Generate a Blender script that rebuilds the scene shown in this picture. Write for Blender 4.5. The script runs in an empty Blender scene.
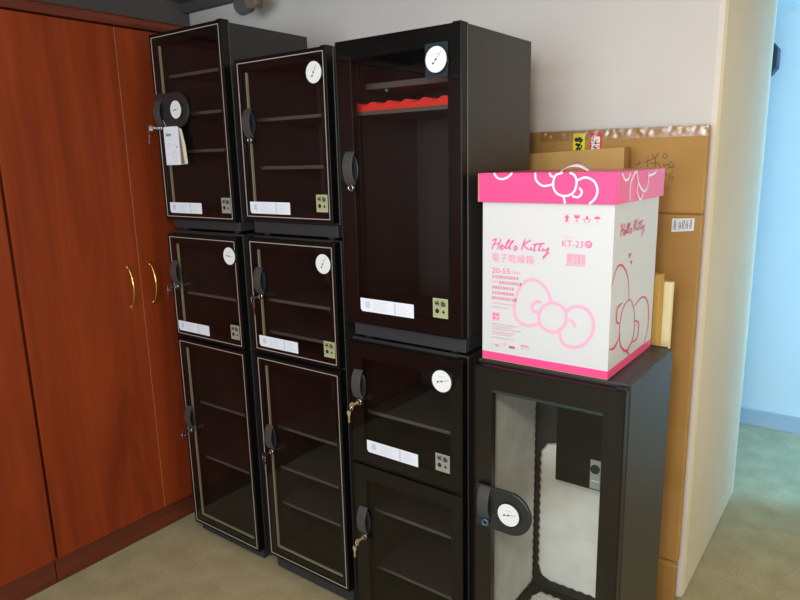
import bpy, bmesh, math, random
from mathutils import Vector, Matrix
random.seed(7)
sc = bpy.context.scene
COL = sc.collection
PI = math.pi

# ------------------------------------------------------------------ camera
YAW, PITCH, ROLL, FPX = -.6439, -.2105, -.0237, 653.12
F = Vector((math.sin(YAW)*math.cos(PITCH), math.cos(YAW)*math.cos(PITCH), math.sin(PITCH)))
R = Vector((math.cos(YAW), -math.sin(YAW), 0)); U = R.cross(F)
R2 = R*math.cos(ROLL)+U*math.sin(ROLL); U2 = -R*math.sin(ROLL)+U*math.cos(ROLL)
cd = bpy.data.cameras.new('camera'); cam = bpy.data.objects.new('camera', cd); COL.objects.link(cam)
cd.sensor_width = 36; cd.lens = FPX/800*36; cd.clip_start = .02
cam.matrix_world = Matrix(((R2.x, U2.x, -F.x, 0), (R2.y, U2.y, -F.y, 0), (R2.z, U2.z, -F.z, 1.6), (0, 0, 0, 1)))
sc.camera = cam

# ------------------------------------------------------------------ world, lights, exposure
sc.view_settings.view_transform = 'Standard'; sc.view_settings.look = 'None'
sc.view_settings.exposure = 0.0; sc.view_settings.gamma = 1
w = bpy.data.worlds.new('world'); sc.world = w; w.use_nodes = True
w.node_tree.nodes['Background'].inputs[0].default_value = (.62, .72, .85, 1)
w.node_tree.nodes['Background'].inputs[1].default_value = .02

def light(name, kind, loc, energy, color, size=.1, size_y=None, target=None, spread=None):
    l = bpy.data.lights.new(name, kind); l.energy = energy; l.color = color
    if kind == 'AREA':
        l.size = size
        if size_y: l.shape = 'RECTANGLE'; l.size_y = size_y
        if spread: l.spread = spread
    elif kind == 'POINT': l.shadow_soft_size = size
    o = bpy.data.objects.new(name, l); o.location = loc; COL.objects.link(o)
    if target is not None:
        o.rotation_euler = (Vector(target)-Vector(loc)).to_track_quat('-Z', 'Y').to_euler()
    return o
light('camera_flash', 'POINT', (-.16, .12, 1.86), 43, (1, .95, .86), .10)
light('floor_fill', 'AREA', (-1.0, .2, 2.38), 10, (1, .93, .80), 1.0, 1.0, (-1.0, .2, 0))  # added fill that lifts the left floor, not a real fitting
light('office_window', 'AREA', (-.2, -3.2, 1.65), 135, (.74, .90, 1), 3.0, 1.4, (-1.2, 2.2, 1.6))
light('warm_side_fill', 'AREA', (1.7, 1.3, 1.7), 20, (1, .82, .50), .7, .7, (-.5, 2.3, 1.5))  # added warm fill panel for the wall end and the carton side
light('corridor_daylight', 'AREA', (1.9, 3.56, 1.25), 110, (.22, .57, 1), .5, 1.9, (-.8, 3.8, .9))

# ------------------------------------------------------------------ materials
def lin(c):
    def f(v):
        v /= 255
        return v/12.92 if v <= .04045 else ((v+.055)/1.055)**2.4
    return (f(c[0]), f(c[1]), f(c[2]), 1)
def mat(name, rgb, rough=.5, metal=0, spec=.5, emit=None, coat=0):
    m = bpy.data.materials.new(name); m.use_nodes = True
    b = m.node_tree.nodes['Principled BSDF']
    b.inputs['Base Color'].default_value = lin(rgb); b.inputs['Roughness'].default_value = rough
    b.inputs['Metallic'].default_value = metal; b.inputs['Specular IOR Level'].default_value = spec
    b.inputs['Coat Weight'].default_value = coat
    return m
def noisy(m, rgb2, scale=(10, 10, 10), detail=4, lo=.35, hi=.65, bump=0, bscale=None, distort=0):
    """mixes a second colour in through noise on object coordinates"""
    nt = m.node_tree; b = nt.nodes['Principled BSDF']
    tc = nt.nodes.new('ShaderNodeTexCoord'); mp = nt.nodes.new('ShaderNodeMapping'); nt.links.new(tc.outputs['Object'], mp.inputs['Vector'])
    mp.inputs['Scale'].default_value = scale
    n = nt.nodes.new('ShaderNodeTexNoise'); n.inputs['Detail'].default_value = detail; n.inputs['Scale'].default_value = 1
    n.inputs['Distortion'].default_value = distort
    nt.links.new(mp.outputs[0], n.inputs['Vector'])
    r = nt.nodes.new('ShaderNodeValToRGB'); r.color_ramp.elements[0].position = lo; r.color_ramp.elements[1].position = hi
    r.color_ramp.elements[0].color = b.inputs['Base Color'].default_value[:]; r.color_ramp.elements[1].color = lin(rgb2)
    nt.links.new(n.outputs[0], r.inputs[0]); nt.links.new(r.outputs[0], b.inputs['Base Color'])
    if bump:
        bp = nt.nodes.new('ShaderNodeBump'); bp.inputs['Strength'].default_value = bump; bp.inputs['Distance'].default_value = .004
        nt.links.new(n.outputs[0], bp.inputs['Height']); nt.links.new(bp.outputs[0], b.inputs['Normal'])
    return m
M = {}
M['black'] = noisy(mat('black_steel', (42, 40, 38), .42), (46, 44, 42), (60, 60, 60), 2, .3, .7)
M['inner'] = mat('black_inside', (30, 27, 26), .6)
M['shelf'] = mat('dark_shelf', (92, 84, 78), .5)
M['shelf_shaded'] = mat('shelf_board_shaded', (56, 51, 48), .55)
M['border'] = mat('black_glass_border', (17, 16, 16), .3, spec=.25)
M['plinth'] = mat('plinth_grey', (44, 46, 50), .5)
M['grip'] = mat('grip_plastic', (66, 66, 66), .38)
M['gripdark'] = mat('grip_plate', (42, 42, 42), .35)
M['dial'] = mat('dial_white', (238, 238, 238), .3)
M['ink'] = mat('ink_black', (18, 18, 22), .5)
M['bezel'] = mat('bezel_dark', (40, 40, 44), .25)
M['teal'] = mat('gauge_housing', (36, 52, 58), .2)
M['paperw'] = mat('label_paper', (236, 238, 248), .5)
M['paperb'] = mat('label_print', (206, 212, 230), .5)
M['papert'] = mat('label_rule', (218, 222, 234), .5)
M['stick'] = mat('sticker_cream', (176, 178, 136), .4)
M['stickg'] = mat('sticker_grey', (150, 152, 140), .4)
M['rust'] = mat('sticker_mark', (40, 22, 16), .5)
M['chrome'] = mat('chrome', (200, 200, 205), .18, 1)
M['edge'] = mat('silver_edging', (205, 196, 188), .3, .35)
M['seal'] = mat('cream_seal', (176, 170, 140), .5)
M['brass'] = mat('brass', (240, 208, 112), .24, 1)
M['red'] = mat('red_foam', (240, 52, 40), .8)
M['foam'] = noisy(mat('grey_white_foam', (224, 221, 210), .9), (214, 210, 198), (14, 14, 14), 3)
M['pink'] = mat('pink_gloss', (250, 84, 146), .3, spec=.3)
M['pinkp'] = mat('pink_print', (250, 96, 162), .4)
M['palepink'] = mat('pale_pink_print', (244, 178, 206), .4)
M['midpink'] = mat('mid_pink_print', (246, 140, 184), .4)
M['rose'] = mat('rose_print', (224, 64, 116), .4)
M['white'] = mat('white_card', (216, 215, 217), .38)
M['whitep'] = mat('white_print', (252, 250, 250), .3)
M['strap'] = mat('strap', (250, 214, 228), .35)
M['kraft'] = noisy(mat('kraft_board', (184, 138, 74), .7), (172, 127, 64), (3, 3, 5), 3)
M['kraftd'] = mat('kraft_edge', (140, 98, 48), .8)
M['kraft2'] = noisy(mat('kraft_board_pale', (202, 160, 96), .7), (192, 150, 88), (4, 4, 4), 3)
M['ochre'] = noisy(mat('ochre_board', (206, 164, 80), .7), (186, 144, 62), (60, 60, 1.5), 2)
M['creamb'] = mat('cream_board', (236, 222, 176), .7)
M['yellow'] = mat('yellow_sticker', (240, 226, 20), .4)
M['redst'] = mat('red_sticker', (226, 40, 36), .4)
M['pen'] = mat('pen_ink', (60, 52, 58), .6)
M['blue'] = mat('blue_lock', (80, 120, 150), .3, .3)
M['wall'] = noisy(mat('wall_paint', (222, 214, 210), .75), (218, 210, 206), (3, 3, 3), 3, bump=.05)
M['wallend'] = noisy(mat('wall_end_cream', (222, 212, 186), .75), (216, 206, 180), (3, 3, 2), 3, bump=.05)  # yellower tone of the wall colour, for the end face
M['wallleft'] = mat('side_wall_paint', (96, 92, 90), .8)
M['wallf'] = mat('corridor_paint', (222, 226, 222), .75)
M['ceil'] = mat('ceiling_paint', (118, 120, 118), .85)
M['skirt'] = noisy(mat('corridor_skirting', (178, 184, 192), .6), (186, 190, 196), (6, 6, 20), 3)
M['cornice'] = mat('cornice_paint', (84, 84, 82), .7)
M['darkbox'] = mat('dark_housing', (44, 54, 66), .5)
M['woodd'] = noisy(mat('cherry_plinth', (112, 50, 30), .45), (94, 40, 24), (40, 2, 40), 4)

def wood():
    m = mat('cherry_wood', (120, 52, 24), .46, spec=.18); nt = m.node_tree; b = nt.nodes['Principled BSDF']
    tc = nt.nodes.new('ShaderNodeTexCoord'); mp = nt.nodes.new('ShaderNodeMapping'); mp.inputs['Scale'].default_value = (6, 6, .62)
    nt.links.new(tc.outputs['Object'], mp.inputs['Vector'])
    n = nt.nodes.new('ShaderNodeTexNoise'); n.inputs['Scale'].default_value = 1; n.inputs['Detail'].default_value = 5; n.inputs['Distortion'].default_value = 2.2
    nt.links.new(mp.outputs[0], n.inputs['Vector'])
    mp2 = nt.nodes.new('ShaderNodeMapping'); mp2.inputs['Scale'].default_value = (90, 90, 3); nt.links.new(tc.outputs['Object'], mp2.inputs['Vector'])
    n2 = nt.nodes.new('ShaderNodeTexNoise'); n2.inputs['Scale'].default_value = 1; n2.inputs['Detail'].default_value = 3
    nt.links.new(mp2.outputs[0], n2.inputs['Vector'])
    mx = nt.nodes.new('ShaderNodeMath'); mx.operation = 'MULTIPLY_ADD'; mx.inputs[1].default_value = .28
    nt.links.new(n2.outputs[0], mx.inputs[0]); nt.links.new(n.outputs[0], mx.inputs[2])
    r = nt.nodes.new('ShaderNodeValToRGB'); e = r.color_ramp.elements
    e[0].position = .42; e[0].color = lin((118, 45, 19)); e[1].position = .86; e[1].color = lin((146, 60, 26))
    x = e.new(.62); x.color = lin((133, 52, 22))
    nt.links.new(mx.outputs[0], r.inputs[0]); nt.links.new(r.outputs[0], b.inputs['Base Color'])
    return m
M['wood'] = wood(); M['edgeband'] = mat('pale_edge_band', (196, 118, 76), .45)

def carpet():
    m = mat('carpet', (150, 138, 112), .95, spec=.1); nt = m.node_tree; b = nt.nodes['Principled BSDF']
    tc = nt.nodes.new('ShaderNodeTexCoord')
    n = nt.nodes.new('ShaderNodeTexNoise'); n.inputs['Scale'].default_value = 9; n.inputs['Detail'].default_value = 4
    nt.links.new(tc.outputs['Object'], n.inputs['Vector'])
    mp = nt.nodes.new('ShaderNodeMapping'); mp.inputs['Scale'].default_value = (110, 240, 1); mp.inputs['Rotation'].default_value = (0, 0, .5)
    nt.links.new(tc.outputs['Object'], mp.inputs['Vector'])
    n2 = nt.nodes.new('ShaderNodeTexNoise'); n2.inputs['Scale'].default_value = 1; n2.inputs['Detail'].default_value = 2
    nt.links.new(mp.outputs[0], n2.inputs['Vector'])
    a = nt.nodes.new('ShaderNodeMath'); a.operation = 'MULTIPLY_ADD'; a.inputs[1].default_value = .50; h = nt.nodes.new('ShaderNodeMath'); h.operation = 'MULTIPLY'; h.inputs[1].default_value = .3
    nt.links.new(n.outputs[0], h.inputs[0]); nt.links.new(n2.outputs[0], a.inputs[0]); nt.links.new(h.outputs[0], a.inputs[2])
    r = nt.nodes.new('ShaderNodeValToRGB'); e = r.color_ramp.elements
    e[0].position = .22; e[0].color = lin((150, 136, 102)); e[1].position = .62; e[1].color = lin((200, 186, 148))
    nt.links.new(a.outputs[0], r.inputs[0]); nt.links.new(r.outputs[0], b.inputs['Base Color'])
    bp = nt.nodes.new('ShaderNodeBump'); bp.inputs['Strength'].default_value = .12; bp.inputs['Distance'].default_value = .001
    nt.links.new(n2.outputs[0], bp.inputs['Height']); nt.links.new(bp.outputs[0], b.inputs['Normal'])
    return m
M['carpet'] = carpet()

def glass(name, tint, refl=1.0, ior=1.30):
    m = bpy.data.materials.new(name); m.use_nodes = True; nt = m.node_tree; nt.nodes.clear()
    o = nt.nodes.new('ShaderNodeOutputMaterial'); mx = nt.nodes.new('ShaderNodeMixShader'); t = nt.nodes.new('ShaderNodeBsdfTransparent')
    g = nt.nodes.new('ShaderNodeBsdfGlossy'); fr = nt.nodes.new('ShaderNodeFresnel'); geo = nt.nodes.new('ShaderNodeNewGeometry'); mi = nt.nodes.new('ShaderNodeMix')
    mi.inputs[2].default_value = ior; mi.inputs[3].default_value = 1/ior     # the thin pane does not bend light: same reflectance from either side
    nt.links.new(geo.outputs['Backfacing'], mi.inputs[0]); nt.links.new(mi.outputs[0], fr.inputs[0])
    g.inputs['Roughness'].default_value = .015; g.inputs['Color'].default_value = (refl, refl, refl, 1)
    t.inputs[0].default_value = (tint[0], tint[1], tint[2], 1)
    nt.links.new(fr.outputs[0], mx.inputs[0]); nt.links.new(t.outputs[0], mx.inputs[1]); nt.links.new(g.outputs[0], mx.inputs[2])
    nt.links.new(mx.outputs[0], o.inputs[0])
    return m
M['glass'] = glass('door_glass', (.995, .995, .99))
M['glass_tint'] = glass('tinted_door_glass', (.88, .875, .87))
M['film'] = glass('clear_tape', (.96, .95, .92), ior=2.0)
M['film'].node_tree.nodes['Glossy BSDF'].inputs['Roughness'].default_value = .30

# ------------------------------------------------------------------ mesh helpers
class MB:
    def __init__(s): s.v = []; s.f = []; s.m = []; s.sm = []
    def face(s, pts, m=0, sm=False):
        i = len(s.v); s.v += [tuple(p) for p in pts]; s.f.append(tuple(range(i, i+len(pts)))); s.m.append(m); s.sm.append(sm); return s
    def raw(s, vs, fs, m=0, sm=False):
        i = len(s.v); s.v += [tuple(p) for p in vs]
        for f in fs: s.f.append(tuple(i+k for k in f)); s.m.append(m); s.sm.append(sm)
        return s
    def box(s, x0, x1, y0, y1, z0, z1, m=0):
        v = [(x, y, z) for z in (z0, z1) for y in (y0, y1) for x in (x0, x1)]
        return s.raw(v, [(0, 2, 3, 1), (4, 5, 7, 6), (0, 1, 5, 4), (2, 6, 7, 3), (0, 4, 6, 2), (1, 3, 7, 5)], m)
    def frame(s, x0, x1, z0, z1, t, y0, y1, m=0):
        """rectangular ring in the XZ plane, t = (left, right, bottom, top) widths, one welded piece"""
        a, b, c, d = t
        o = [(x0, z0), (x1, z0), (x1, z1), (x0, z1)]; i = [(x0+a, z0+c), (x1-b, z0+c), (x1-b, z1-d), (x0+a, z1-d)]
        vs = [(p[0], y, p[1]) for y in (y0, y1) for p in o+i]; fs = []
        for k in range(4):
            n = (k+1) % 4
            fs += [(k, n, 4+n, 4+k), (8+k, 12+k, 12+n, 8+n), (k, 8+k, 8+n, n), (4+k, 4+n, 12+n, 12+k)]
        return s.raw(vs, fs, m)
    def prism(s, poly, fn, h0, h1, m=0, smside=False):
        """poly of (a,b); fn(a,b,h) -> point"""
        n = len(poly); v = [fn(a, b, h) for h in (h0, h1) for a, b in poly]
        s.raw(v, [tuple(range(n))[::-1], tuple(range(n, 2*n))], m)
        return s.raw(v, [(k, (k+1) % n, n+(k+1) % n, n+k) for k in range(n)], m, smside)
    def cyl(s, c, ax, r, h, m=0, n=24, r2=None):
        c = Vector(c); ax = Vector(ax).normalized(); q = ax.orthogonal().normalized(); p = ax.cross(q); r2 = r if r2 is None else r2
        v = [c+(q*math.cos(2*PI*k/n)+p*math.sin(2*PI*k/n))*r for k in range(n)]+[c+ax*h+(q*math.cos(2*PI*k/n)+p*math.sin(2*PI*k/n))*r2 for k in range(n)]
        s.raw(v, [tuple(range(n))[::-1], tuple(range(n, 2*n))], m)
        return s.raw(v, [(k, (k+1) % n, n+(k+1) % n, n+k) for k in range(n)], m, True)
    def ring(s, c, ax, R, r, m=0, n=24, k=8):
        c = Vector(c); ax = Vector(ax).normalized(); q = ax.orthogonal().normalized(); p = ax.cross(q); v = []; f = []
        for i in range(n):
            d = q*math.cos(2*PI*i/n)+p*math.sin(2*PI*i/n)
            for j in range(k): v.append(c+d*(R+r*math.cos(2*PI*j/k))+ax*r*math.sin(2*PI*j/k))
        for i in range(n):
            for j in range(k): f.append((i*k+j, ((i+1) % n)*k+j, ((i+1) % n)*k+(j+1) % k, i*k+(j+1) % k))
        return s.raw(v, f, m, True)
    def tube(s, pts, r, m=0, k=8):
        pts = [Vector(p) for p in pts]; v = []; f = []; prev = None
        rr = r if isinstance(r, (list, tuple)) else [r]*len(pts)
        for i, p in enumerate(pts):
            t = (pts[min(i+1, len(pts)-1)]-pts[max(i-1, 0)]).normalized()
            q = t.orthogonal().normalized() if prev is None else (prev-t*prev.dot(t)).normalized()
            prev = q; b = t.cross(q)
            for j in range(k): v.append(p+(q*math.cos(2*PI*j/k)+b*math.sin(2*PI*j/k))*rr[i])
        for i in range(len(pts)-1):
            for j in range(k): f.append((i*k+j, i*k+(j+1) % k, (i+1)*k+(j+1) % k, (i+1)*k+j))
        s.raw(v, f, m, True)
        n = len(pts)-1
        return s.raw(v[:k]+v[n*k:], [tuple(range(k))[::-1], tuple(range(k, 2*k))], m)
    def stroke(s, pts, wd, fn, m=0, smooth=True, taper=False, drift=0):
        """a printed line: a flat ribbon of width wd through 2D points"""
        if smooth and len(pts) > 2: pts = spline(pts)
        n = len(pts); vs = []
        for i, p in enumerate(pts):
            a = pts[max(i-1, 0)]; b = pts[min(i+1, n-1)]
            if pts[0] == pts[-1] and i in (0, n-1): a, b = pts[-2], pts[1]
            dx, dy = b[0]-a[0], b[1]-a[1]; L = math.hypot(dx, dy) or 1
            h = wd/2*(1 if not taper else .45+.55*math.sin(PI*min(max(i/(n-1), .08), .92)))
            e = (drift*i,) if drift else ()          # a line that crosses itself lies a hair higher each time
            vs += [fn(p[0]-dy/L*h, p[1]+dx/L*h, *e), fn(p[0]+dy/L*h, p[1]-dx/L*h, *e)]
        return s.raw(vs, [(2*i, 2*i+1, 2*i+3, 2*i+2) for i in range(n-1)], m)
    def build(s, name, mats, parent=None, loc=(0, 0, 0), bevel=0, weld=True):
        me = bpy.data.meshes.new(name); me.from_pydata(s.v, [], s.f)
        for mm in (mats if isinstance(mats, (list, tuple)) else [mats]): me.materials.append(M[mm] if isinstance(mm, str) else mm)
        for p, a, b in zip(me.polygons, s.m, s.sm): p.material_index = a; p.use_smooth = b
        bm = bmesh.new(); bm.from_mesh(me)
        bmesh.ops.remove_doubles(bm, verts=bm.verts, dist=1e-6)
        bmesh.ops.recalc_face_normals(bm, faces=bm.faces); bm.to_mesh(me); bm.free()
        o = bpy.data.objects.new(name, me); COL.objects.link(o); o.location = loc
        if parent: o.parent = parent
        if bevel:
            b = o.modifiers.new('bevel', 'BEVEL'); b.width = bevel; b.segments = 2; b.limit_method = 'ANGLE'; b.angle_limit = .7
        return o
def spline(P, n=8):
    closed = P[0] == P[-1]; Q = list(P); out = []
    for i in range(len(Q)-1):
        p1, p2 = Q[i], Q[i+1]
        p0 = Q[i-1] if i > 0 else (Q[-2] if closed else (2*p1[0]-p2[0], 2*p1[1]-p2[1]))
        p3 = Q[i+2] if i+2 < len(Q) else (Q[1] if closed else (2*p2[0]-p1[0], 2*p2[1]-p1[1]))
        for k in range(n):
            t = k/n
            out.append(tuple(.5*(2*p1[d]+(p2[d]-p0[d])*t+(2*p0[d]-5*p1[d]+4*p2[d]-p3[d])*t*t+(3*p1[d]-p0[d]-3*p2[d]+p3[d])*t**3) for d in (0, 1)))
    return out+[tuple(Q[-1])]
def thing(name, label, cat, loc=(0, 0, 0), group=None):
    o = bpy.data.objects.new(name, None); COL.objects.link(o); o.location = loc; o.empty_display_size = .1
    return tag(o, label, cat, group)
def tag(o, label, cat, group=None):
    o['label'] = label; o['category'] = cat
    if group: o['group'] = group
    return o
def struct(name, mb, m, bevel=0):
    o = mb.build(name, m, bevel=bevel); o['kind'] = 'structure'; return o
def text(body, size, fn, name, m, parent, width=None, bold=0):
    """flat lettering; fn(u,v) places it on its surface; width stretches it to that length"""
    c = bpy.data.curves.new('lettering', 'FONT'); c.body = body; c.size = size; c.offset = bold; c.resolution_u = 2
    t = bpy.data.objects.new('lettering', c); COL.objects.link(t)
    dg = bpy.context.evaluated_depsgraph_get(); me = bpy.data.meshes.new_from_object(t.evaluated_get(dg))
    xs = [v.co.x for v in me.vertices]; k = 1
    if width: k = width/(max(xs)-min(xs))
    x0 = min(xs)
    mb = MB(); mb.raw([fn((v.co.x-x0)*k, v.co.y) for v in me.vertices], [tuple(p.vertices) for p in me.polygons])
    bpy.data.objects.remove(t); bpy.data.curves.remove(c); bpy.data.meshes.remove(me)
    return mb.build(name, m, parent) if name else mb

# ------------------------------------------------------------------ the setting
WX, WY, WE = -.456, 2.28, 3.235            # wall corner, wall face, far end of the wall
struct('floor', MB().box(-3.2, 2.2, -3.6, 4.4, -.06, 0), 'carpet')
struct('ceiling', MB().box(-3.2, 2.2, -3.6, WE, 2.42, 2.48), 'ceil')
struct('ceiling_corridor', MB().box(-3.2, 2.2, WE, 4.4, 2.32, 2.48), M['wallf'])
wb = MB(); wb.box(-3.06, WX, WY, WE, 0, 2.42)
o = struct('wall_back', wb, ['wall', 'wallend'], bevel=.022)
for p in o.data.polygons:
    if p.normal.x > .9: p.material_index = 1
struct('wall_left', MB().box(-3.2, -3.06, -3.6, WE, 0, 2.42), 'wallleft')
struct('wall_far', MB().box(-3.2, 2.2, 4.19, 4.4, 0, 2.32), 'wallf')
struct('wall_partition', MB().box(.12, 2.2, 3.0, 3.30, 0, 2.42), 'wall')  # unseen; lengthened and thickened to keep corridor light off the wall end
struct('wall_front', MB().box(-3.2, 2.2, -3.75, -3.6, 0, 2.42), 'wall')
struct('wall_right', MB().box(2.2, 2.35, -3.6, 4.4, 0, 2.42), 'wall')
struct('baseboard_far', MB().box(-3.2, 2.2, 4.178, 4.19, 0, .103), 'skirt', bevel=.003)
struct('trim_1', MB().box(-3.06, -2.28, WY-.035, WY, 2.372, 2.42), 'cornice', bevel=.004)

# ------------------------------------------------------------------ wardrobes along the side wall
def wardrobe(y0, label):
    t = thing('wardrobe', label, 'wardrobe', (-3.05, y0, 0), 'cherry wood wardrobes along the wall')
    D = .57; Wd = .96
    MB().box(0, D, .004, Wd-.004, .105, 2.13).build('carcass', 'woodd', t)
    MB().box(0, D, .002, Wd-.002, 0, .105).build('plinth', 'woodd', t, bevel=.002)
    c = MB(); c.prism([(0, 2.132), (D+.034, 2.132), (D+.040, 2.145), (D+.040, 2.162), (D+.032, 2.171), (0, 2.171)], lambda a, b, h: (a, h, b), .001, Wd-.001)
    c.build('cornice', 'woodd', t, bevel=.002)
    for k in (0, 1):
        a = .006+k*.4755; b = a+.4725
        d = MB().box(D+.002, D+.026, a, b, .112, 2.126).build('door', 'wood', t, bevel=.0018)
        if k == 0: MB().box(D+.004, D+.0263, b-.0016, b+.0004, .113, 2.125).build('edge_band', 'edgeband', d)
        hy = .425 if k == 0 else .527
        pts = [(D+.026, hy, 1.036)]
        for i in range(15):
            q = i/14; pts.append((D+.028+.030*math.sin(PI*q)**.8, hy, 1.037+.168*q))
        pts.append((D+.026, hy, 1.206))
        h = MB(); h.tube(pts, [.0034]*len(pts)); h.cyl((D+.0255, hy, 1.039), (1, 0, 0), .0075, .004); h.cyl((D+.0255, hy, 1.203), (1, 0, 0), .0075, .004)
        h.build('handle', 'brass', d)
    return t
wardrobe(1.01, 'cherry wood wardrobe with two brass bow handles beside the black cabinets')
wardrobe(.05, 'cherry wood wardrobe cut by the picture edge, next to the brass handled one')
wardrobe(-.91, 'cherry wood wardrobe third from the back wall, seen only reflected in the cabinet doors')
wardrobe(-1.87, 'cherry wood wardrobe fourth from the back wall, seen only reflected in the cabinet doors')

# ------------------------------------------------------------------ black dry cabinets
XZ = lambda y: (lambda a, b, h=0: (a, y+h, b))
def gauge(mb_mats, cx, cz, y, ang, parent, r=.0325):
    g = MB()
    g.cyl((cx, y, cz), (0, -1, 0), r+.003, .006, 0, 40); g.cyl((cx, y-.0061, cz), (0, -1, 0), r, .0004, 1, 40)
    P = lambda a, b: (cx+a, y-.0069, cz+b)
    for k in range(21):
        a = math.radians(225-270*k/20); r0 = r*(.80 if k % 5 else .74)
        g.stroke([(math.cos(a)*r0, math.sin(a)*r0), (math.cos(a)*r*.86, math.sin(a)*r*.86)], .0006, P, 3, False)
    g.stroke([(-.010, .40*r), (.010, .40*r)], .0026, P, 3, False)
    a = math.radians(ang); c, s = math.cos(a), math.sin(a); Q = lambda a, b: (cx+a, y-.0074, cz+b)
    g.stroke([(-c*r*.38, -s*r*.38), (c*r*.76, s*r*.76)], .0009, Q, 2, False)
    for q, rr in ((0, .0024), (-.38, .0024)):
        g.cyl((cx+c*r*q, y-.0070, cz+s*r*q), (0, -1, 0), rr, .0016, 2, 16)
    return g.build('gauge', ['bezel', 'dial', 'ink', 'paperb'], parent)
def grip(cx, cz, parent, y=0, w=.034, h=.098, out=.018):
    """a strap grip bowed out from the door"""
    n = 16; g = MB(); prof = []
    for i in range(n+1):
        q = i/n; prof.append((y-.002-out*math.sin(PI*q)**.75, cz-h/2+h*q))
    inner = [(min(a+.0055, y), b*1.0+(.0035 if i < n/2 else -.0035)*(1 if i in (0, n) else .3)) for i, (a, b) in enumerate(prof)]
    prof[0] = (y, prof[0][1]); prof[-1] = (y, prof[-1][1]); inner[0] = (y, inner[0][1]); inner[-1] = (y, inner[-1][1])
    vs = []; fs = []
    for i in range(n+1):
        for x in (cx-w/2, cx+w/2): vs += [(x, prof[i][0], prof[i][1]), (x, inner[i][0], inner[i][1])]
    for i in range(n):
        a, b = 4*i, 4*(i+1)
        fs += [(a, a+2, b+2, b), (a+1, b+1, b+3, a+3), (a, b, b+1, a+1), (a+2, a+3, b+3, b+2)]
    g.raw(vs, fs, 0)
    g.prism([(cx+.010+(w/2+.001)*math.cos(2*PI*k/28), cz-.002+h*.42*math.sin(2*PI*k/28)) for k in range(28)], XZ(y), -.0016, 0, 1)  # dark oval added for the shade in the grip's hollow
    return g.build('handle', ['grip', 'bezel'], parent, bevel=.0010)
def label_strip(x0, z0, parent, y, seed, w=.2, h=.041):
    rd = random.Random(seed); g = MB()
    poly = [(x0+.006, z0), (x0+w, z0), (x0+w, z0+h), (x0, z0+h), (x0, z0+.008)]
    g.prism(poly, XZ(y), -.0006, 0)
    P = lambda a, b: (a, y-.0009, b)
    g.stroke([(x0+.028, z0+h*.30), (x0+.028, z0+h*.78)], .018, P, 1, False)
    for k in range(5):
        zz = z0+h*(.2+.15*k); g.stroke([(x0+.052, zz), (x0+.052+.06*rd.uniform(.7, 1), zz)], .0018, P, 2, False)
        g.stroke([(x0+.142, zz), (x0+.142+.045*rd.uniform(.6, 1), zz)], .0018, P, 2, False)
    g.stroke([(x0+.132, z0+.003), (x0+.132, z0+h-.003)], .007, P, 1, False)
    return g.build('label_strip', ['paperw', 'paperb', 'papert'], parent)
def emblem(x0, z0, parent, y, base='stick', w=.05, h=.056):
    g = MB(); g.prism([(x0, z0), (x0+w, z0), (x0+w, z0+h), (x0, z0+h)], XZ(y), -.0006, 0)
    P = lambda a, b: (x0+a*w, y-.0010, z0+b*h); s = .0022
    # four square fields, each with its own mark
    g.stroke([(.08, .16), (.92, .16), (.92, .93), (.08, .93), (.08, .16)], .028, P, 1, False)
    g.stroke([(.5, .16), (.5, .93)], .028, P, 1, False); g.stroke([(.08, .545), (.92, .545)], .028, P, 1, False)
    for st in ([(.14, .84), (.30, .62)], [(.16, .66), (.42, .88)], [(.24, .88), (.42, .62)], [(.14, .74), (.44, .74)], [(.57, .62), (.57, .86)], [(.64, .60), (.64, .88)],
               [(.72, .60), (.72, .88)], [(.80, .64), (.80, .80)], [(.56, .64), (.86, .64)], [(.62, .76), (.86, .76)]):
        g.stroke(st, .05, P, 2, False)
    n = 12
    g.face([P(.29+.14*math.cos(2*PI*k/n), .35+.13*math.sin(2*PI*k/n)) for k in range(n)], 3)
    g.face([P(.71, .22), P(.82, .33), P(.76, .36), P(.71, .47), P(.66, .36), P(.60, .33)], 2)
    return g.build('emblem_sticker', [base, 'stickg', 'ink', 'rust'], parent)

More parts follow.
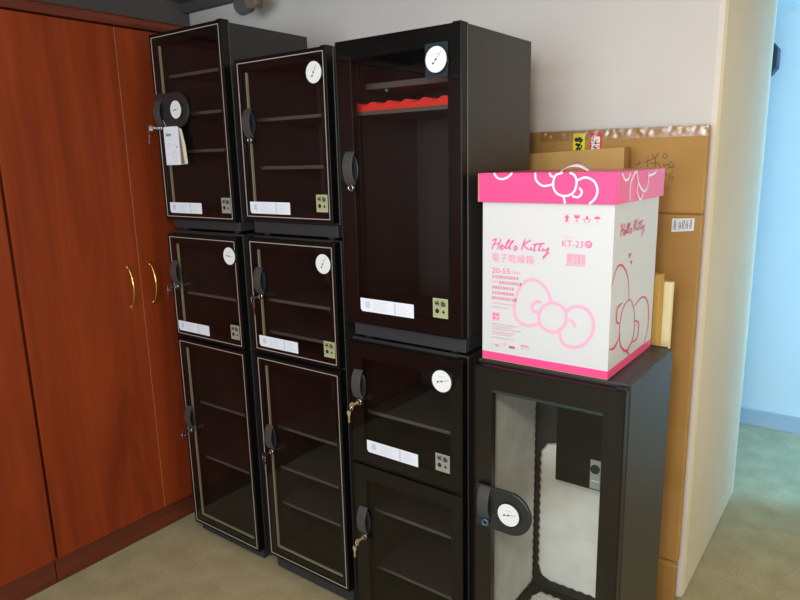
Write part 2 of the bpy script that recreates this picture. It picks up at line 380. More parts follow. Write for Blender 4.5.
def cabinet(label, loc, W, D, H, base_h, doors, shelves=(), dividers=(), top_in=None):
    """origin: left end of the door front, on the base; door front at y = 0"""
    t = thing('dry_cabinet', label, 'cabinet', loc, 'black dry cabinets along the wall')
    T = .030; p = .016; b = MB()
    b.box(0, p, T+.002, D, base_h, H); b.box(W-p, W, T+.002, D, base_h, H)
    b.box(p, W-p, T+.002, D, H-p, H); b.box(p, W-p, T+.002, D, base_h, base_h+p); b.box(p, W-p, D-p, D, base_h+p, H-p)
    for z in dividers: b.box(p, W-p, T+.002, D-p, z-.012, z+.012)
    b.build('body', 'black', t, bevel=.0022)
    if base_h > .03:
        MB().box(.02, W-.003, T-.008, D-.02, .012, base_h).build('plinth', 'plinth', t, bevel=.002)
        for fx in (.055, W-.055):
            for fy in (T+.025, D-.06):
                MB().cyl((fx, fy, 0), (0, 0, 1), .016, .0125).build('foot', 'inner', t)
    else:
        MB().box(.02, W-.02, T+.02, D-.02, 0, base_h).build('plinth', 'inner', t)
    for z, y0, y1 in shelves:
        so = MB().box(p+.002, W-p-.002, y0, y1, z-.012, z).build('shelf', ['shelf', 'shelf_shaded'], t, bevel=.0015)
        for q in so.data.polygons: q.material_index = 0 if q.normal.y < -.9 else 1      # lit front edge and shaded other faces, put into the colours
    for dr in doors:
        z0, z1 = dr['z']; st = dr['style']
        fr = MB()
        if st == 'line':
            fr.frame(.002, W-.002, z0, z1, (.012,)*4, 0, T); fr.frame(.0139, W-.0139, z0+.0119, z1-.0119, (.024,)*4, .006, T, 1)
            op = (.014, W-.014, z0+.012, z1-.012)
        else:
            a, bq, c, d = dr['border']; fr.frame(.002, W-.002, z0, z1, (a-.002, bq-.002, c, d), .0055, T, 1)
            fr.frame(.002, W-.002, z0, z1, (.003,)*4, .001, .0056, 1)
            op = (.0045, W-.0045, z0+.0025, z1-.0025)
        d = fr.build('door', ['border', 'border'], t, bevel=.0012)
        MB().box(op[0], op[1], .001, .005, op[2], op[3]).build('glass_pane', 'glass' if 'foam' in label and 'lined' in label else 'glass_tint', d)
        if st == 'line':
            MB().frame(.0135, W-.0135, z0+.0115, z1-.0115, (.0026,)*4, -.0006, .0008).build('silver_edging', 'edge', d)
            s = MB().box(.0395, .0447, .012, .02, z0+.042, z1-.042)
            if dr.get('lowseal'): s.box(.0392, W-.040, .012, .02, z0+.040, z0+.0445)
            s.build('door_seal', 'seal', d)
        # hinge caps
        for zz in ((z0-.001, z0+.010), (z1-.006, z1+.004)):
            hg = MB(); hg.box(W-.030, W-.004, .004, T+.01, *zz); hg.build('hinge', 'border', d, bevel=.002)
        hx, hz = dr['handle']
        if dr.get('plate'):
            gx, gz = dr['gauge'][:2]; poly = [(hx-.03, gz-.064)]
            for k in range(25):
                a = -PI/2+PI*k/24; poly.append((gx+.064*math.cos(a), gz+.064*math.sin(a)))
            poly.append((hx-.03, gz+.064))
            MB().prism(poly, XZ(0), -.010, .0012).build('handle_plate', 'gripdark', d, bevel=.003)
            gauge(None, gx, gz, -.0102, dr['gauge'][2], d)
        elif 'gauge' in dr:
            gx, gz, an = dr['gauge']
            if dr.get('housing'):
                MB().box(gx-.038, gx+.032, .0005-.0012, .001, gz-.042, gz+.042).build('gauge_housing', 'teal', d)
                gauge(None, gx, gz, -.0007, an, d)
            else: gauge(None, gx, gz, .0008, an, d)
        yy = -.0102 if dr.get('plate') else .0008
        grip(hx, hz-.008, d, yy)
        lk = MB(); lz = hz-.064
        lk.cyl((hx+.004, yy, lz), (0, -1, 0), .0115, .009, 0, 24); lk.ring((hx+.004, yy-.009, lz), (0, 1, 0), .0085, .0022, 1); lk.box(hx+.0034, hx+.0046, yy-.0098, yy-.009, lz-.005, lz+.005, 2)
        lk.build('lock', ['bezel', dr.get('lockmat', 'chrome'), 'ink'], d)
        if 'label_at' in dr: label_strip(dr['label_at'][0], dr['label_at'][1], d, .0009, hash(label) % 97 if False else int(hz*1000))
        if 'sticker' in dr: emblem(dr['sticker'][0], dr['sticker'][1], d, .0009, dr.get('stbase', 'stick'), dr.get('stw', .05))
    return t
Y12, Y3 = 1.554, 1.494
WC = .427; DC = .40
BR = (.056, .046, .046, .050)
x1, x2, x3, x4 = -2.337, -1.852, -1.339, -.876
# first column: two-door cabinet, one-door cabinet on top
cabinet('black tall two-door cabinet beside the wardrobe, under the one with a paper tag', (x1, Y12, 0), WC, DC, 1.345, .049,
        [dict(z=(.909, 1.334), style='line', handle=(.040, 1.185), gauge=(WC-.041, 1.267, -5), label_at=(.020, .934), sticker=(WC-.073, .944), stbase='stickg'),
         dict(z=(.051, .899), style='line', handle=(.040, .560), lowseal=True)],
        [(1.09, .05, .38), (.60, .07, .38), (.345, .07, .38)], [.904])
cabinet('black cabinet with a paper tag on its handle, next to the wardrobe', (x1+.003, Y12, 1.345), WC, DC+.02, .737, .047,
        [dict(z=(.047, .742), style='line', handle=(.046, .462), plate=True, gauge=(.153, .460, 10), label_at=(.036, .073), sticker=(WC-.071, .080), stbase='stickg')],
        [(.60, .06, .38), (.455, .06, .38), (.315, .06, .38)])
# second column
cabinet('black tall two-door cabinet, second along from the wardrobe, white dial on its upper door', (x2, Y12, 0), WC, DC, 1.346, .062,
        [dict(z=(.917, 1.340), style='line', handle=(.058, 1.196), gauge=(WC-.050, 1.273, 60), label_at=(.031, .941), sticker=(WC-.070, .952)),
         dict(z=(.069, .904), style='line', handle=(.058, .592), lowseal=True)],
        [(1.11, .06, .38), (.985, .06, .38), (.60, .07, .38), (.43, .07, .38), (.275, .07, .38)], [.910])
cabinet('black cabinet with silver edged door, smaller and lower of the two topmost edged ones', (x2, Y12, 1.346), WC, DC, .602, .052,
        [dict(z=(.060, .600), style='line', handle=(.058, .398), gauge=(WC-.051, .527, 60), label_at=(.032, .083), sticker=(WC-.072, .096))],
        [(.41, .07, .38), (.245, .07, .38), (.09, .07, .38)])
# third column
cabinet('black tall two-door cabinet under the largest upper cabinet, keys in both locks', (x3, Y3, 0), .43, DC, 1.054, .05,
        [dict(z=(.640, 1.046), style='flush', border=BR, handle=(.047, .917), gauge=(.363, .980, 15), label_at=(.071, .686), sticker=(.335, .696), stbase='stickg'),
         dict(z=(.050, .633), style='flush', border=BR, handle=(.047, .442))],
        [(.795, .07, .38), (.428, .09, .38), (.208, .09, .38)], [.636])
cabinet('largest upper black cabinet, red wavy foam on its shelf', (x3, Y3, 1.054), .43, DC, .883, .052,
        [dict(z=(.056, .883), style='flush', border=BR, handle=(.047, .534), gauge=(.357, .799, 48), housing=True, label_at=(.066, .097), sticker=(.333, .110))],
        [(.690, .05, .38)])
# fourth: the low one with the white lined window
cab_j = cabinet('low black cabinet lined with grey-white foam, pink and white carton on top', (x4, Y3, 0), .421, .405, 1.056, .05,
        [dict(z=(.050, 1.048), style='flush', border=(.056, .056, .055, .066), handle=(.047, .657), plate=True, gauge=(.122, .637, 12), lockmat='blue')], [], [.137])

# equipment inside
u = MB(); u.box(.022, .408, .118, .382, .775, .815); u.box(.022, .408, .112, .382, .757, .7745, 1)
CAB = {o['label']: o for o in COL.objects if o.name.startswith('dry_cabinet')}
big = CAB['largest upper black cabinet, red wavy foam on its shelf']
du = u.build('dehumidifier_unit', ['border', 'shelf'], big, bevel=.002)
MB().cyl((.095, .122, .7568), (0, 0, -1), .006, .010, 0, 12).build('indicator_lamp', 'blue', du)
MB().box(.058, .365, .0062, .010, .974, .984).build('border_reflection', 'teal', [o for o in cab_j.children if o.name.startswith('door')][0])  # painted strip for the reflection along the border's lower edge
m_ = MB(); m_.box(.115, .400, .315, .372, .60, .90)
mo = m_.build('dehumidifier_unit', 'border', cab_j, bevel=.003)
dl = MB(); dl.box(.228, .260, .3135, .3155, .605, .70, 0); dl.cyl((.244, .3136, .672), (0, -1, 0), .014, .006, 1, 20); dl.stroke([(.232, .632), (.256, .632)], .004, lambda a, b: (a, .3130, b), 2, False)
dl.build('dial_plate', ['stickg', 'ink', 'paperb'], mo)

def foam(name, label, O, ux, vx, nx, W, H, m='foam', k=2*PI/.030, amp=.005, rc=.035, thick=.012, sc_=.0045, nu=90, nv=150, diag=True, group=None):
    O, ux, vx, nx = map(Vector, (O, ux, vx, nx)); vs = []; fs = []
    def ins(t, L):
        d = min(t, L-t); c = rc-math.sqrt(max(rc*rc-(rc-d)**2, 0)) if d < rc else 0
        return sc_*(1+math.sin(k*t))+c
    for j in range(nv+1):
        for i in range(nu+1):
            a, b = i/nu, j/nv; u0, v0 = a*W, b*H
            il = ins(v0, H); uu = il+a*(W-2*il); iv = sc_*(1+math.sin(k*uu)); vv = iv+b*(H-2*iv)
            edge = min(1, min(i, nu-i, j, nv-j)/2)
            wv = math.sin(k*.7*(uu+vv))*math.sin(k*.7*(uu-vv)) if diag else math.sin(k*uu)*math.sin(k*vv)
            vs.append(O+ux*uu+vx*vv+nx*(thick*(.35+.65*edge)+amp*wv*edge))
    q = nu+1
    for j in range(nv):
        for i in range(nu): fs.append((j*q+i, j*q+i+1, (j+1)*q+i+1, (j+1)*q+i))
    rim = [i for i in range(nu+1)]+[j*q+nu for j in range(1, nv+1)]+[nv*q+i for i in range(nu-1, -1, -1)]+[j*q for j in range(nv-1, 0, -1)]
    base = len(vs)
    for r_ in rim:
        p = vs[r_]; vs.append(p-nx*((p-O).dot(nx)))
    n = len(rim)
    for i in range(n): fs.append((rim[i], rim[(i+1) % n], base+(i+1) % n, base+i))
    mb = MB(); mb.raw(vs, fs, 0, True)
    return tag(mb.build(name, m), label, 'foam pad', group)
G = 'egg crate foam pads lining the low cabinet'
xi, yi = x4+.016, Y3+.405-.016
foam('foam_pad', 'upright grey-white foam pad on the side wall inside the low cabinet', (xi+.0005, Y3+.045, .172), (0, 1, 0), (0, 0, 1), (1, 0, 0), .315, .845, group=G, rc=.02, amp=.0008, sc_=.003)
foam('foam_pad', 'grey-white foam pad on the back wall below the black unit in the low cabinet', (xi+.016, yi-.0005, .182), (1, 0, 0), (0, 0, 1), (0, -1, 0), .365, .508, group=G, amp=.0003, sc_=.0022, rc=.055)
foam('foam_pad', 'grey-white foam pad lying on the floor of the low cabinet', (xi+.03, Y3+.05, .1495), (1, 0, 0), (0, 1, 0), (0, 0, 1), .33, .300, group=G, nv=90, amp=.0016, sc_=.003)
# red foam on the shelf of the big cabinet: a wavy strip with a profile running along x
rf = MB(); n = 120; L = .385; prof = []
for i in range(n+1):
    q = L*i/n; prof.append((q, .019+.0055*math.sin(2*PI*q/.062+.6)))
poly = [(0, 0)]+[(L, 0)]+prof[::-1]
rf.prism(poly, lambda a, b, h: (x3+.022+a, Y3+.052+h, 1.7442+b), 0, .26, 0, True)
tag(rf.build('foam_pad', 'red'), 'red wavy foam pad on the shelf of the largest upper cabinet', 'foam pad')

# ------------------------------------------------------------------ keys and tag
def key(x, y, z, label, tone='chrome', spare=True, dx=-.012):
    t = thing('key', label, 'key', (x, y, z), 'keys in the cabinet locks')
    b = MB(); b.cyl((0, -.008, 0), (1, 0, 0), .0001, .0001, 0, 6)
    b = MB(); b.box(-.0011, .0011, -.026, -.002, -.004, .004); b.prism([(-.034+.010*math.cos(2*PI*k/16), .010*math.sin(2*PI*k/16)) for k in range(16)], lambda a, c, h: (h, a, c), -.0013, .0013)
    b.build('inserted_key', tone, t, bevel=.0003)
    r = MB(); r.ring((0, -.036, -.010), (.9, .4, .1), .0105, .0010); r.build('key_ring', 'chrome', t)
    if spare:
        s = MB(); s.prism([(dx+a, -.022+b_) for a, b_ in ((-.007, -.004), (-.004, .002), (.004, .002), (.007, -.004), (.006, -.012), (.0025, -.016), (.0025, -.036), (0, -.039), (-.0025, -.036), (-.0025, -.016), (-.006, -.012))], lambda a, c, h: (a, -.037+h, c), 0, .002)
        s.build('spare_key', tone, t)
    return t
M['keygold'] = mat('key_brass', (206, 190, 140), .3, .5)
key(x1+.038, Y12-.0175, 1.345+.398, 'key hanging at the handle of the cabinet with the paper tag', 'chrome', dx=-.016)
key(x1+.044, Y12-.0085, 1.121, 'silver key in the upper lock of the two-door cabinet nearest the wardrobe', 'chrome', dx=-.014)
key(x1+.044, Y12-.0085, .496, 'silver key in the lower lock of the two-door cabinet nearest the wardrobe', 'chrome', dx=-.014)
key(x2+.062, Y12-.0085, 1.132, 'key in the lock of the door with a dial, second two-door cabinet', 'chrome', dx=.004)
key(x2+.062, Y12-.0085, .528, 'key in the lowest lock of the second two-door cabinet', 'chrome', dx=0)
key(x3+.051, Y3-.0085, .853, 'brass key in the upper lock of the two-door cabinet without silver edging', 'keygold')
key(x3+.051, Y3-.0085, .378, 'brass key in the lower lock of the two-door cabinet without silver edging', 'keygold')
# booklet tag under the round plate
t = thing('paper_tag', 'white printed booklet tag hanging from the round dial plate', 'tag', (x1+.074, Y12-.020, 1.745))
g = MB(); P = lambda a, b, h=0: (a, h, b)
g.prism([(0, -.142), (.088, -.142), (.092, -.138), (.092, -.004), (.088, 0), (.004, 0), (0, -.004), (0, -.138)], P, -.001, 0)
for st, w_, m in (([(.012, -.030), (.045, -.030)], .010, 2), ([(.012, -.020), (.030, -.020)], .003, 1), ([(.012, -.062), (.040, -.062)], .002, 1), ([(.012, -.068), (.066, -.068)], .002, 1), ([(.012, -.078), (.034, -.078)], .002, 1), ([(.072, -.076), (.080, -.076)], .006, 2), ([(.012, -.100), (.022, -.100)], .003, 1), ([(.046, -.128), (.070, -.128)], .002, 1)):
    g.stroke(st, w_, lambda a, b: (a, -.0014, b), m, False)
g.stroke([(.060+.016*math.cos(2*PI*k/16), -.104+.016*math.sin(2*PI*k/16)) for k in range(17)], .0016, lambda a, b: (a, -.0014, b), 1, False)
g.stroke([(.060+.009*math.cos(2*PI*k/12), -.104+.009*math.sin(2*PI*k/12)) for k in range(13)], .0016, lambda a, b: (a, -.0014, b), 1, False)
g.build('cover', ['paperw', 'paperb', 'stickg'], t)
M['tagleaf'] = mat('tag_leaf', (128, 112, 96), .6); M['tagcream'] = mat('tag_cream_leaf', (226, 216, 196), .6)
MB().prism([(.06, -.141), (.112, -.138), (.104, -.060), (.094, -.006), (.06, -.004)], P, .0005, .0012).build('brown_leaf', 'tagleaf', t)
MB().prism([(.09, -.141), (.130, -.139), (.124, -.070), (.108, -.012), (.09, -.004)], P, .002, .0028).build('cream_leaf', 'tagcream', t)
MB().tube([(.015, .001, -.004), (.012, .000, .012), (.004, -.002, .026)], .0008, k=6).build('cord', 'paperb', t)

# ------------------------------------------------------------------ pink and white carton on the low cabinet
bx, by, bz = -.868, 1.533, 1.0565
BW, BD, BH = .352, .360, .495
box = thing('carton', 'white carton with pink lid and ribbon-bow print on the low cabinet', 'box', (bx, by, bz))
b = MB(); b.box(0, BW, 0, BD, 0, .0015, 2); b.box(0, BW, 0, BD, .0015, .0225, 1); b.box(0, BW, 0, BD, .0225, BH, 0)
body = b.build('carton_body', ['white', 'pink', 'kraft2'], box)
LZ = .4315; LH = .0745; lx0, lx1, ly0, ly1 = -.007, BW+.009, -.011, BD+.010
l = MB(); tk = .004
l.box(lx0, lx1, ly0, ly1, LZ+LH-tk, LZ+LH); l.box(lx0, lx0+tk, ly0, ly1, LZ, LZ+LH-tk); l.box(lx1-tk, lx1, ly0, ly1, LZ, LZ+LH-tk)
l.box(lx0+tk, lx1-tk, ly0, ly0+tk, LZ, LZ+LH-tk); l.box(lx0+tk, lx1-tk, ly1-tk, ly1, LZ, LZ+LH-tk)
l.box(lx0-.0022, lx0-.0002, ly0-.0002, ly0+.05, LZ, LZ+LH, 1)
lid = l.build('lid', ['pink', 'kraft2'], box, bevel=.0018)
FR = lambda a, b, h=0: (a, -.0006, b)
SD = lambda a, b, h=0: (BW+.0006, a, b)
FRk = lambda k: (lambda a, b, h=0: (a, -.0006-.0002*k-h, b))
SDk = lambda k: (lambda a, b, h=0: (BW+.0006+.0002*k+h, a, b))
LFk = lambda k: (lambda a, b, h=0: (lx0+a, ly0-.0006-.0001*k, LZ+b))
LSk = lambda k: (lambda a, b, h=0: (lx1+.0006+.0001*k, ly0+a, LZ+b))
LF = lambda a, b, h=0: (lx0+a, ly0-.0006, LZ+b)
LS = lambda a, b, h=0: (lx1+.0006, ly0+a, LZ+b)
# ribbon bow outlines
g = MB()
for k_, pts in enumerate(([(.2002, .1807), (.1822, .2179), (.1436, .2352), (.1121, .2111), (.0969, .1658), (.1026, .1256), (.1319, .1104), (.1637, .118), (.174, .122)],
            [(.2036, .1798), (.1766, .1649), (.1667, .1404), (.1743, .1147), (.2057, .1023), (.2323, .1192), (.2415, .1465), (.2307, .1711), (.2036, .1798)],
            [(.2370, .1580), (.2602, .1759), (.2893, .1748), (.3092, .1518), (.3106, .117), (.2926, .0855), (.267, .0718), (.235, .0760), (.2230, .1050)],
            [(.1728, .1776), (.1589, .1774), (.1472, .1648), (.1524, .152), (.1665, .1491)], [(.2483, .1409), (.2596, .1359), (.2653, .1237)])):
    g.stroke(pts, .0085, FRk(k_))
g.build('bow_outline', 'palepink', body)
g = MB()
for k_, pts in enumerate(([(-.0, .2367), (.0343, .2763), (.0762, .2752), (.121, .2382), (.1391, .1796)], [(.1465, .176), (.0927, .1625), (.0736, .1148), (.0891, .0664), (.1444, .0412), (.1935, .0724), (.1879, .1359), (.1465, .176)],
            [(.1853, .1519), (.2575, .1640), (.3085, .1362), (.3252, .0753), (.2955, .0230)], [(.0858, .1799), (.0488, .1711), (.0491, .1385), (.0714, .13)], [(.1919, .1119), (.2311, .0956), (.2253, .057), (.1823, .053)],
            [(.0, .0786), (.041, .0745), (.0802, .0985)], [(.1372, .043), (.150, .033), (.1560, .0235)])):
    g.stroke(pts, .0062, SDk(k_), taper=True)
for cx, cz, s_ in ((.1277, .2955, .010), (.1422, .2754, .008)):
    hp = []
    for k in range(20):
        a = 2*PI*k/20; hp.append((cx+s_*math.sin(a)**3, cz+s_*.8*(math.cos(a)-.35*math.cos(2*a))))
    g.face([SD(*q) for q in hp])
g.build('bow_outline', 'rose', body)
MB().stroke([(.0454, .0743), (.0538, .0637), (.0677, .0588), (.0847, .0636), (.0981, .0743)], .0050, LFk(0)).build('bow_outline', 'whitep', lid)
g = MB()
for k_, pts in enumerate(([(.1605, .0743), (.1642, .0557), (.1805, .0429), (.1994, .0441), (.2118, .0482)], [(.1986, .0743), (.2019, .0672), (.2082, .0643)],
            [(.2325, .0740), (.2143, .0671), (.2088, .0441), (.2186, .0251), (.2404, .0184), (.2613, .0273), (.2683, .05), (.263, .0669), (.2507, .0740)], [(.2693, .0556), (.2897, .0623), (.3104, .0539), (.3198, .0334), (.3148, .0138), (.3009, .0004)],
            [(.2758, .0387), (.2822, .0275), (.2737, .016), (.2586, .0187)], [(.2361, .0184), (.241, .0003)])):
    g.stroke(pts, .0050, LFk(k_))
g.build('bow_outline', 'whitep', lid)
g = MB()
for k_, pts in enumerate(([(.0218, .0711), (.0446, .0555), (.0672, .0558), (.0829, .0693)], [(.0878, .0036), (.0869, .0437), (.1107, .0657), (.128, .0738)], [(.128, .0738), (.1525, .041), (.1952, .0212), (.2237, .0319), (.2313, .0681)], [(.1476, .047), (.1401, .0239), (.169, .0016), (.1923, .0153)], [(.2331, .0589), (.2809, .0636), (.2946, .0713)])):
    g.stroke(pts, .0062, LSk(k_))
g.build('bow_outline', 'whitep', lid)
# handwritten words on the front and on the side
HK = [[(.0286, .3291), (.0413, .3348), (.0329, .3192), (.0288, .3063)], [(.0554, .3348), (.0499, .3215), (.0444, .306)], [(.0329, .3192), (.0513, .324)],
      [(.0514, .3114), (.0584, .3156), (.0611, .3196), (.0556, .318), (.0528, .3103), (.0585, .3081), (.0654, .3135)],
      [(.0654, .3135), (.079, .3306), (.0782, .3343), (.0722, .3252), (.069, .3125), (.0738, .3115)], [(.0738, .3115), (.0887, .3286), (.09, .3332), (.0833, .3246), (.0807, .312), (.0848, .3097)],
      [(.0997, .3206), (.0938, .3152), (.0958, .3079), (.1012, .312), (.1011, .3182), (.0957, .3178)],
      [(.125, .3384), (.1199, .3254), (.1148, .3103)], [(.1409, .3376), (.1292, .3296), (.1213, .323), (.1294, .3161), (.1362, .3111)], [(.1426, .3194), (.1401, .3131), (.1454, .3122)],
      [(.1543, .3274), (.1494, .3112), (.1546, .3116)], [(.1698, .3282), (.1624, .3133), (.1689, .3124)], [(.1464, .3257), (.1608, .3282), (.1788, .3312)], [(.1752, .3189), (.1741, .3128), (.1818, .3133), (.1906, .321)], [(.1906, .321), (.1846, .305), (.1759, .2923), (.1796, .2998), (.1922, .3079)]]
g = MB()
for k_, s_ in enumerate(HK): g.stroke(s_, .0032, FRk(k_), drift=5e-6)
g.build('handwritten_lettering', 'pinkp', body)
g = MB()
for k_, s_ in enumerate(HK): g.stroke([(.0453+(a-.0286)*1.13, .350+(b_-.3063)*1.05) for a, b_ in s_], .0038, SDk(k_), drift=5e-6)
g.build('handwritten_lettering', 'rose', body)
FT = lambda u0, v0: (lambda a, b: (u0+a, -.0006, v0+b))
text('電子乾燥箱', .0245, FT(.0286, .2760), 'lettering', 'midpink', body, .121, .0)
text('20-55', .0205, FT(.0288, .2430), 'lettering', 'pinkp', body, .053)
text('%RH', .0115, FT(.0856, .2440), 'lettering', 'midpink', body, .0248)
text('TDT', .0095, FT(.0288, .2155), 'lettering', 'midpink', body, .0185)
text('KT-23', .0235, FT(.2246, .3250), 'lettering', 'pinkp', body, .054)
text('Hello Kitty', .007, FT(.2250, .3480), 'lettering', 'palepink', body, .03)
text('CE', .0115, FT(.0590, .0450), 'lettering', 'midpink', body, .013)
# rows of print too small to read: strokes of glyph-like marks
def tiny(u0, v0, w_, h_, mm, n, rd, mb):
    cw = w_/n
    for k in range(n):
        a = u0+k*cw+cw*.06; c = cw*.80
        for q in (.08, .5, .92): mb.stroke([(a, v0+h_*q), (a+c*rd.uniform(.75, 1), v0+h_*q)], h_*.17, FR, mm, False)
        for q in (.12, .85) if rd.random() < .6 else (.5,): mb.stroke([(a+c*q, v0), (a+c*q, v0+h_)], c*.17, FR, mm, False)
g = MB(); rd = random.Random(3)
tiny(.0286, .2297, .081, .0072, 0, 9, rd, g); tiny(.0500, .2150, .068, .0072, 0, 8, rd, g); tiny(.0289, .2003, .067, .0072, 0, 8, rd, g); tiny(.0290, .1858, .066, .0072, 0, 8, rd, g); tiny(.0291, .1712, .075, .0072, 0, 9, rd, g)
for v_, w_ in ((.159, .064), (.148, .051), (.101, .076), (.094, .060), (.088, .088), (.079, .070), (.073, .062), (.063, .071)):
    tiny(.0290, v_, w_, .0036, 1, int(w_/.0042), rd, g)
tiny(.1170, .0500, .024, .0055, 0, 6, rd, g); tiny(.1155, .0440, .03, .003, 1, 8, rd, g)
tiny(.0400, .0400, .0125, .0065, 0, 4, rd, g); g.face([FR(.0288, .0460), FR(.0318, .0415), FR(.0348, .0460)], 0)
g.stroke([(.081, .0440), (.1000, .0440)], .0075, FR, 2, False); tiny(.0825, .0412, .0165, .0055, 0, 3, rd, g)
g.build('small_print', ['pinkp', 'palepink', 'midpink'], body)
# four-field mark, shipping marks, barcode, round badge
g = MB(); Pm = lambda a, b, h=0: (.0298+a*.0228, -.0006, .1128+b*.0225); Pn = lambda a, b, h=0: (.0298+a*.0228, -.0009, .1128+b*.0225)
g.face([Pm(0, 0), Pm(1, 0), Pm(1, 1), Pm(0, 1)], 1)
for st in ([(.10, .90), (.38, .60)], [(.10, .66), (.42, .82)], [(.28, .92), (.40, .58)], [(.60, .60), (.60, .90)], [(.72, .58), (.72, .90)], [(.86, .60), (.86, .84)], [(.58, .72), (.92, .72)]): g.stroke(st, .06, Pn, 0, False)
g.face([Pn(.26+.16*math.cos(2*PI*k/12), .28+.16*math.sin(2*PI*k/12)) for k in range(12)], 0)
g.face([Pn(.74, .12), Pn(.88, .30), Pn(.78, .30), Pn(.74, .46), Pn(.70, .30), Pn(.60, .30)], 0)
g.build('four_field_mark', ['pinkp', 'palepink'], body)
g = MB()
g.stroke([(.2235, .3835), (.3218, .3835), (.3218, .4062), (.2235, .4062), (.2235, .3835)], .0007, FR, 1, False)
def at(cx, cz): return lambda a, b, h=0: (cx+a*.008, -.0007, cz+b*.008)
q = at(.2352, .3960); g.face([q(-.9, .1), q(0, 1.1), q(.9, .1)]); g.face([q(-.38, -.9), q(.38, -.9), q(.38, .1), q(-.38, .1)]); g.stroke([(-.8, -1.1), (.8, -1.1)], .2, q, 0, False)
q = at(.2606, .3962); g.face([q(-1, .9), q(-.75, .1), q(-.1, -.2), q(.1, -.2), q(.75, .1), q(1, .9)]); g.stroke([(0, -.2), (0, -.9)], .22, q, 0, False); g.stroke([(-.5, -1), (.5, -1)], .2, q, 0, False)
q = at(.2857, .3952); g.face([q(-.42, -.2), q(.42, -.2), q(.42, .65), q(0, 1.05), q(-.42, .65)]); g.stroke([(-1, .3), (-.85, -.5), (-.35, -1.1)], .26, q, 0); g.stroke([(1, .3), (.85, -.5), (.35, -1.1)], .26, q, 0)
q = at(.3112, .3952); g.face([q(math.cos(PI*k/12), .1+.8*math.sin(PI*k/12)) for k in range(13)]); g.stroke([(0, .1), (0, -.8), (.2, -1), (.4, -.8)], .14, q, 0)
g.build('shipping_mark', ['pinkp', 'palepink'], body)
g = MB(); rd = random.Random(5); u0 = .2388
while u0 < .2860:
    wbar = rd.choice((.0008, .0014, .0022)); g.face([FR(u0, .2835), FR(u0+wbar, .2835), FR(u0+wbar, .3085), FR(u0, .3085)]); u0 += wbar+rd.choice((.0007, .0010, .0013))
tiny(.2350, .2790, .05, .0026, 0, 12, rd, g)
g.build('barcode', ['midpink'], body)
g = MB(); n = 28
g.face([FR(.2920+.0092*math.cos(2*PI*k/n), .3338+.0092*math.sin(2*PI*k/n)) for k in range(n)])
Pw = lambda a, b, h=0: (.2920+a, -.0009, .3338+b)
g.stroke([(.0058*math.cos(2*PI*k/20), .0058*math.sin(2*PI*k/20)) for k in range(21)], .0008, Pw, 1, False)
g.stroke([(-.0015, -.0035), (-.0015, .0035), (.001, .0035), (.0024, .0019), (.001, .0002), (-.0015, .0002)], .0011, Pw, 1, False)
g.build('round_badge', ['pinkp', 'whitep'], body)
# carrying strap over the lid
n = 24; vs = []; fs = []
for i in range(n+1):
    q = i/n; yy = .050; xx = .198+.070*q; zz = LZ+LH+.0004+.012*math.sin(PI*q)**.8
    tl = .010*math.sin(PI*q); vs += [(xx, yy-.011, zz), (xx, yy+.011, zz+tl), (xx, yy-.011, zz+.0012), (xx, yy+.011, zz+tl+.0012)]
for i in range(n):
    a = 4*i; c = a+4; fs += [(a, a+1, c+1, c), (a+2, c+2, c+3, a+3), (a, c, c+2, a+2), (a+1, a+3, c+3, c+1)]
MB().raw(vs, fs, 0, True).build('strap', 'strap', lid)

# ------------------------------------------------------------------ folded cartons leaning behind
cb = thing('folded_carton', 'large brown folded carton with two warning stickers leaning on the wall', 'cardboard', (-1.010, 2.190, 0))
CW = .546
c = MB(); c.box(0, CW, 0, .034, 1.416, 1.684); c.box(0, CW, .0008, .034, .206, 1.412); c.box(0, CW-.004, -.002, .030, 0.004, .202)
c.box(.002, CW-.002, .004, .034, .200, 1.42, 1)
c.build('board', ['kraft', 'kraftd'], cb, bevel=.004)
# torn crease near the floor
tr = MB(); pts = []; rd = random.Random(11)
for i in range(29): pts.append((.36+.19*i/28, .204-.012*(i/28)+rd.uniform(-.004, .004)))
tr.stroke(pts, .006, lambda a, b: (a, -.0030, b), 0, False); tr.build('torn_edge', 'ochre', cb)
CF = lambda a, b, h=0: (a, -.0008, b)
tp = MB(); N, K = 260, 12; vs = []; rd = random.Random(21); ph = [rd.uniform(0, 6.28) for _ in range(8)]; fq = [rd.uniform(90, 420) for _ in range(8)]; tz = [rd.uniform(-160, 160) for _ in range(8)]
for i in range(N+1):
    a = CW*i/N
    for j in range(K+1):
        z = 1.652+.034*j/K; e = math.sin(PI*j/K)**.5*(.25+.75*(j/K)); patch = .35+.65*max(0, math.sin(a*17+1.0)*math.sin(a*41+.4))
        dy = sum(math.sin(f*a+t_*(z-1.65)+p_)/f for f, t_, p_ in zip(fq, tz, ph))*.13*e*patch
        vs.append((a, -.0016-dy-.0012*e, z))
tp.raw(vs, [(i*(K+1)+j, (i+1)*(K+1)+j, (i+1)*(K+1)+j+1, i*(K+1)+j+1) for i in range(N) for j in range(K)], 0, True)
tp.face([(0, -.0016, 1.686), (CW, -.0016, 1.686), (CW, .03, 1.6865), (0, .03, 1.6865)])
tp.build('packing_tape', 'film', cb)
for x0, m, body_, im in ((.120, 'yellow', '小心輕放', 'ink'), (.179, 'redst', '易碎物品', 'whitep')):
    s_ = MB(); s_.face([CF(x0, 1.560), CF(x0+.041, 1.560), CF(x0+.041, 1.675), CF(x0, 1.675)]); s_ = s_.build('warning_sticker', m, cb)
    text(body_, .024, (lambda x0: (lambda a, b: (x0+.0105+b, -.0013, 1.668-a)))(x0), 'lettering', im, s_, .100, .004)
s_ = MB(); s_.face([CF(.457, 1.356), CF(.524, 1.363), CF(.524, 1.402), CF(.457, 1.399)]); s_ = s_.build('paper_label', 'paperw', cb)
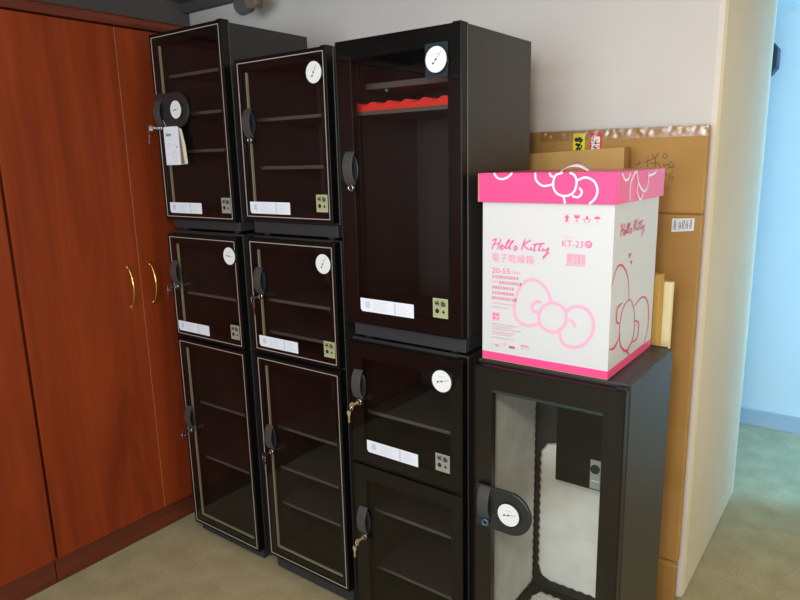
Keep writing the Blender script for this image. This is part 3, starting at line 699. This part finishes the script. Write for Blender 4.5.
g = MB(); rd = random.Random(2); CI = lambda a, b, h=0: (a, -.0013, b)
for u_, h_ in ((.463, .026), (.478, .020), (.488, .026), (.499, .024), (.510, .027)):
    z_ = 1.366+(u_-.463)*.10
    for q in (0, .3, .55, .85, 1): g.stroke([(u_+rd.uniform(0, .002), z_+h_*q), (u_+.008*rd.uniform(.6, 1), z_+h_*q+rd.uniform(-.001, .001))], .0013, CI, 0, False)
    for q in (.15, .75): g.stroke([(u_+.008*q, z_), (u_+.008*q+rd.uniform(-.001, .001), z_+h_*rd.uniform(.7, 1))], .0014, CI, 0, False)
g.build('lettering', 'pen', s_)
g = MB()
for st in ([(.335, 1.570), (.352, 1.574)], [(.347, 1.580), (.343, 1.566)], [(.362, 1.576), (.392, 1.588)], [(.372, 1.588), (.372, 1.560)], [(.385, 1.600), (.392, 1.588), (.404, 1.604)], [(.396, 1.592), (.394, 1.560), (.384, 1.556)], [(.378, 1.572), (.408, 1.574)], [(.404, 1.572), (.412, 1.560)],
           [(.424, 1.602), (.418, 1.594), (.424, 1.586), (.431, 1.592), (.424, 1.602)], [(.420, 1.570), (.424, 1.562), (.430, 1.570), (.436, 1.562)], [(.444, 1.576), (.438, 1.568), (.444, 1.560), (.452, 1.568), (.444, 1.576)], [(.405, 1.554), (.456, 1.560)],
           [(.420, 1.545), (.420, 1.524)], [(.427, 1.540), (.434, 1.540)], [(.427, 1.534), (.434, 1.534)], [(.452, 1.548), (.441, 1.534), (.444, 1.522), (.453, 1.524), (.450, 1.532), (.443, 1.530)]):
    g.stroke(st, .0016, CF)
g.build('handwriting', 'pen', cb)
c = MB(); c.box(0, .24, 0, .026, 0, 1.688)
tag(c.build('folded_carton', 'kraft2', loc=(-1.255, 2.238, 0), bevel=.003), 'brown folded carton standing behind, only a strip showing by the largest black cabinet', 'cardboard')
cc = thing('folded_carton', 'plain brown folded carton sheet standing in front of the stickered one', 'cardboard', (-1.032, 2.10, 0))
c = MB(); c.prism([(0, 0), (.348, 0), (.346, 1.625), (.02, 1.612), (0, 1.60)], lambda a, b, h: (a, h, b), 0, .022); c.build('board', 'kraft2', cc, bevel=.002)
MB().prism([(.3485, 0), (.3600, 0), (.3580, 1.622), (.3465, 1.625)], lambda a, b, h: (a, h, b), .002, .021).build('side_flap', 'kraftd', cc)
c = MB(); c.box(0, .352, 0, .012, 0, 1.262); c.box(0, .352, .0135, .026, 0, 1.258); c.box(0, .353, .0275, .040, 0, 1.260)
tag(c.build('packing_board', 'ochre', loc=(-.860, 1.925, 0), bevel=.001), 'ochre packing board upright behind the low cabinet', 'board')
c = MB(); c.box(0, .362, 0, .022, 0, 1.233)
tag(c.build('packing_board', 'creamb', loc=(-.848, 1.975, 0), bevel=.001), 'cream packing board, lower than the ochre one before it', 'board')

# ------------------------------------------------------------------ small fixtures
t = thing('ceiling_spotlight', 'dark round spotlight fitting near the ceiling above the black cabinets', 'light', (-2.435, 2.12, 2.312))
g = MB(); g.cyl((0, .03, 0), (.25, -1, -.35), .040, .055, 0, 28, .043); g.ring((.0125, -.02, -.0175), (.25, -1, -.35), .036, .006, 0); g.build('lamp_head', 'cornice', t)
MB().cyl((.0125, -.0185, -.017), (.25, -1, -.35), .030, .002, 0, 28).build('lens', 'chrome', t)
MB().cyl((.072, .02, .0), (0, -1, -.2), .030, .05, 0, 24).build('side_knob', M['tagleaf'], t)
MB().box(-.004, .075, .030, .046, -.006, .012).build('bracket', 'cornice', t)
MB().cyl((.03, .038, .010), (0, 0, 1), .010, .0985, 0, 14).build('stem', 'cornice', t)
t = thing('wall_speaker', 'dark faceted wall box high on the pale corridor wall', 'speaker', (-.70, 4.19, 2.0))
g = MB(); g.prism([(-.14, .04), (-.10, 0), (.115, 0), (.143, .035), (.143, .13), (.115, .165), (-.10, .165), (-.14, .125)], lambda a, b, h: (a, h, b), -.10, -.0005); g.build('housing', 'darkbox', t, bevel=.006)
MB().prism([(-.10, .03), (.10, .03), (.10, .135), (-.10, .135)], lambda a, b, h: (a, h, b), -.103, -.0995).build('grille', 'bezel', t)
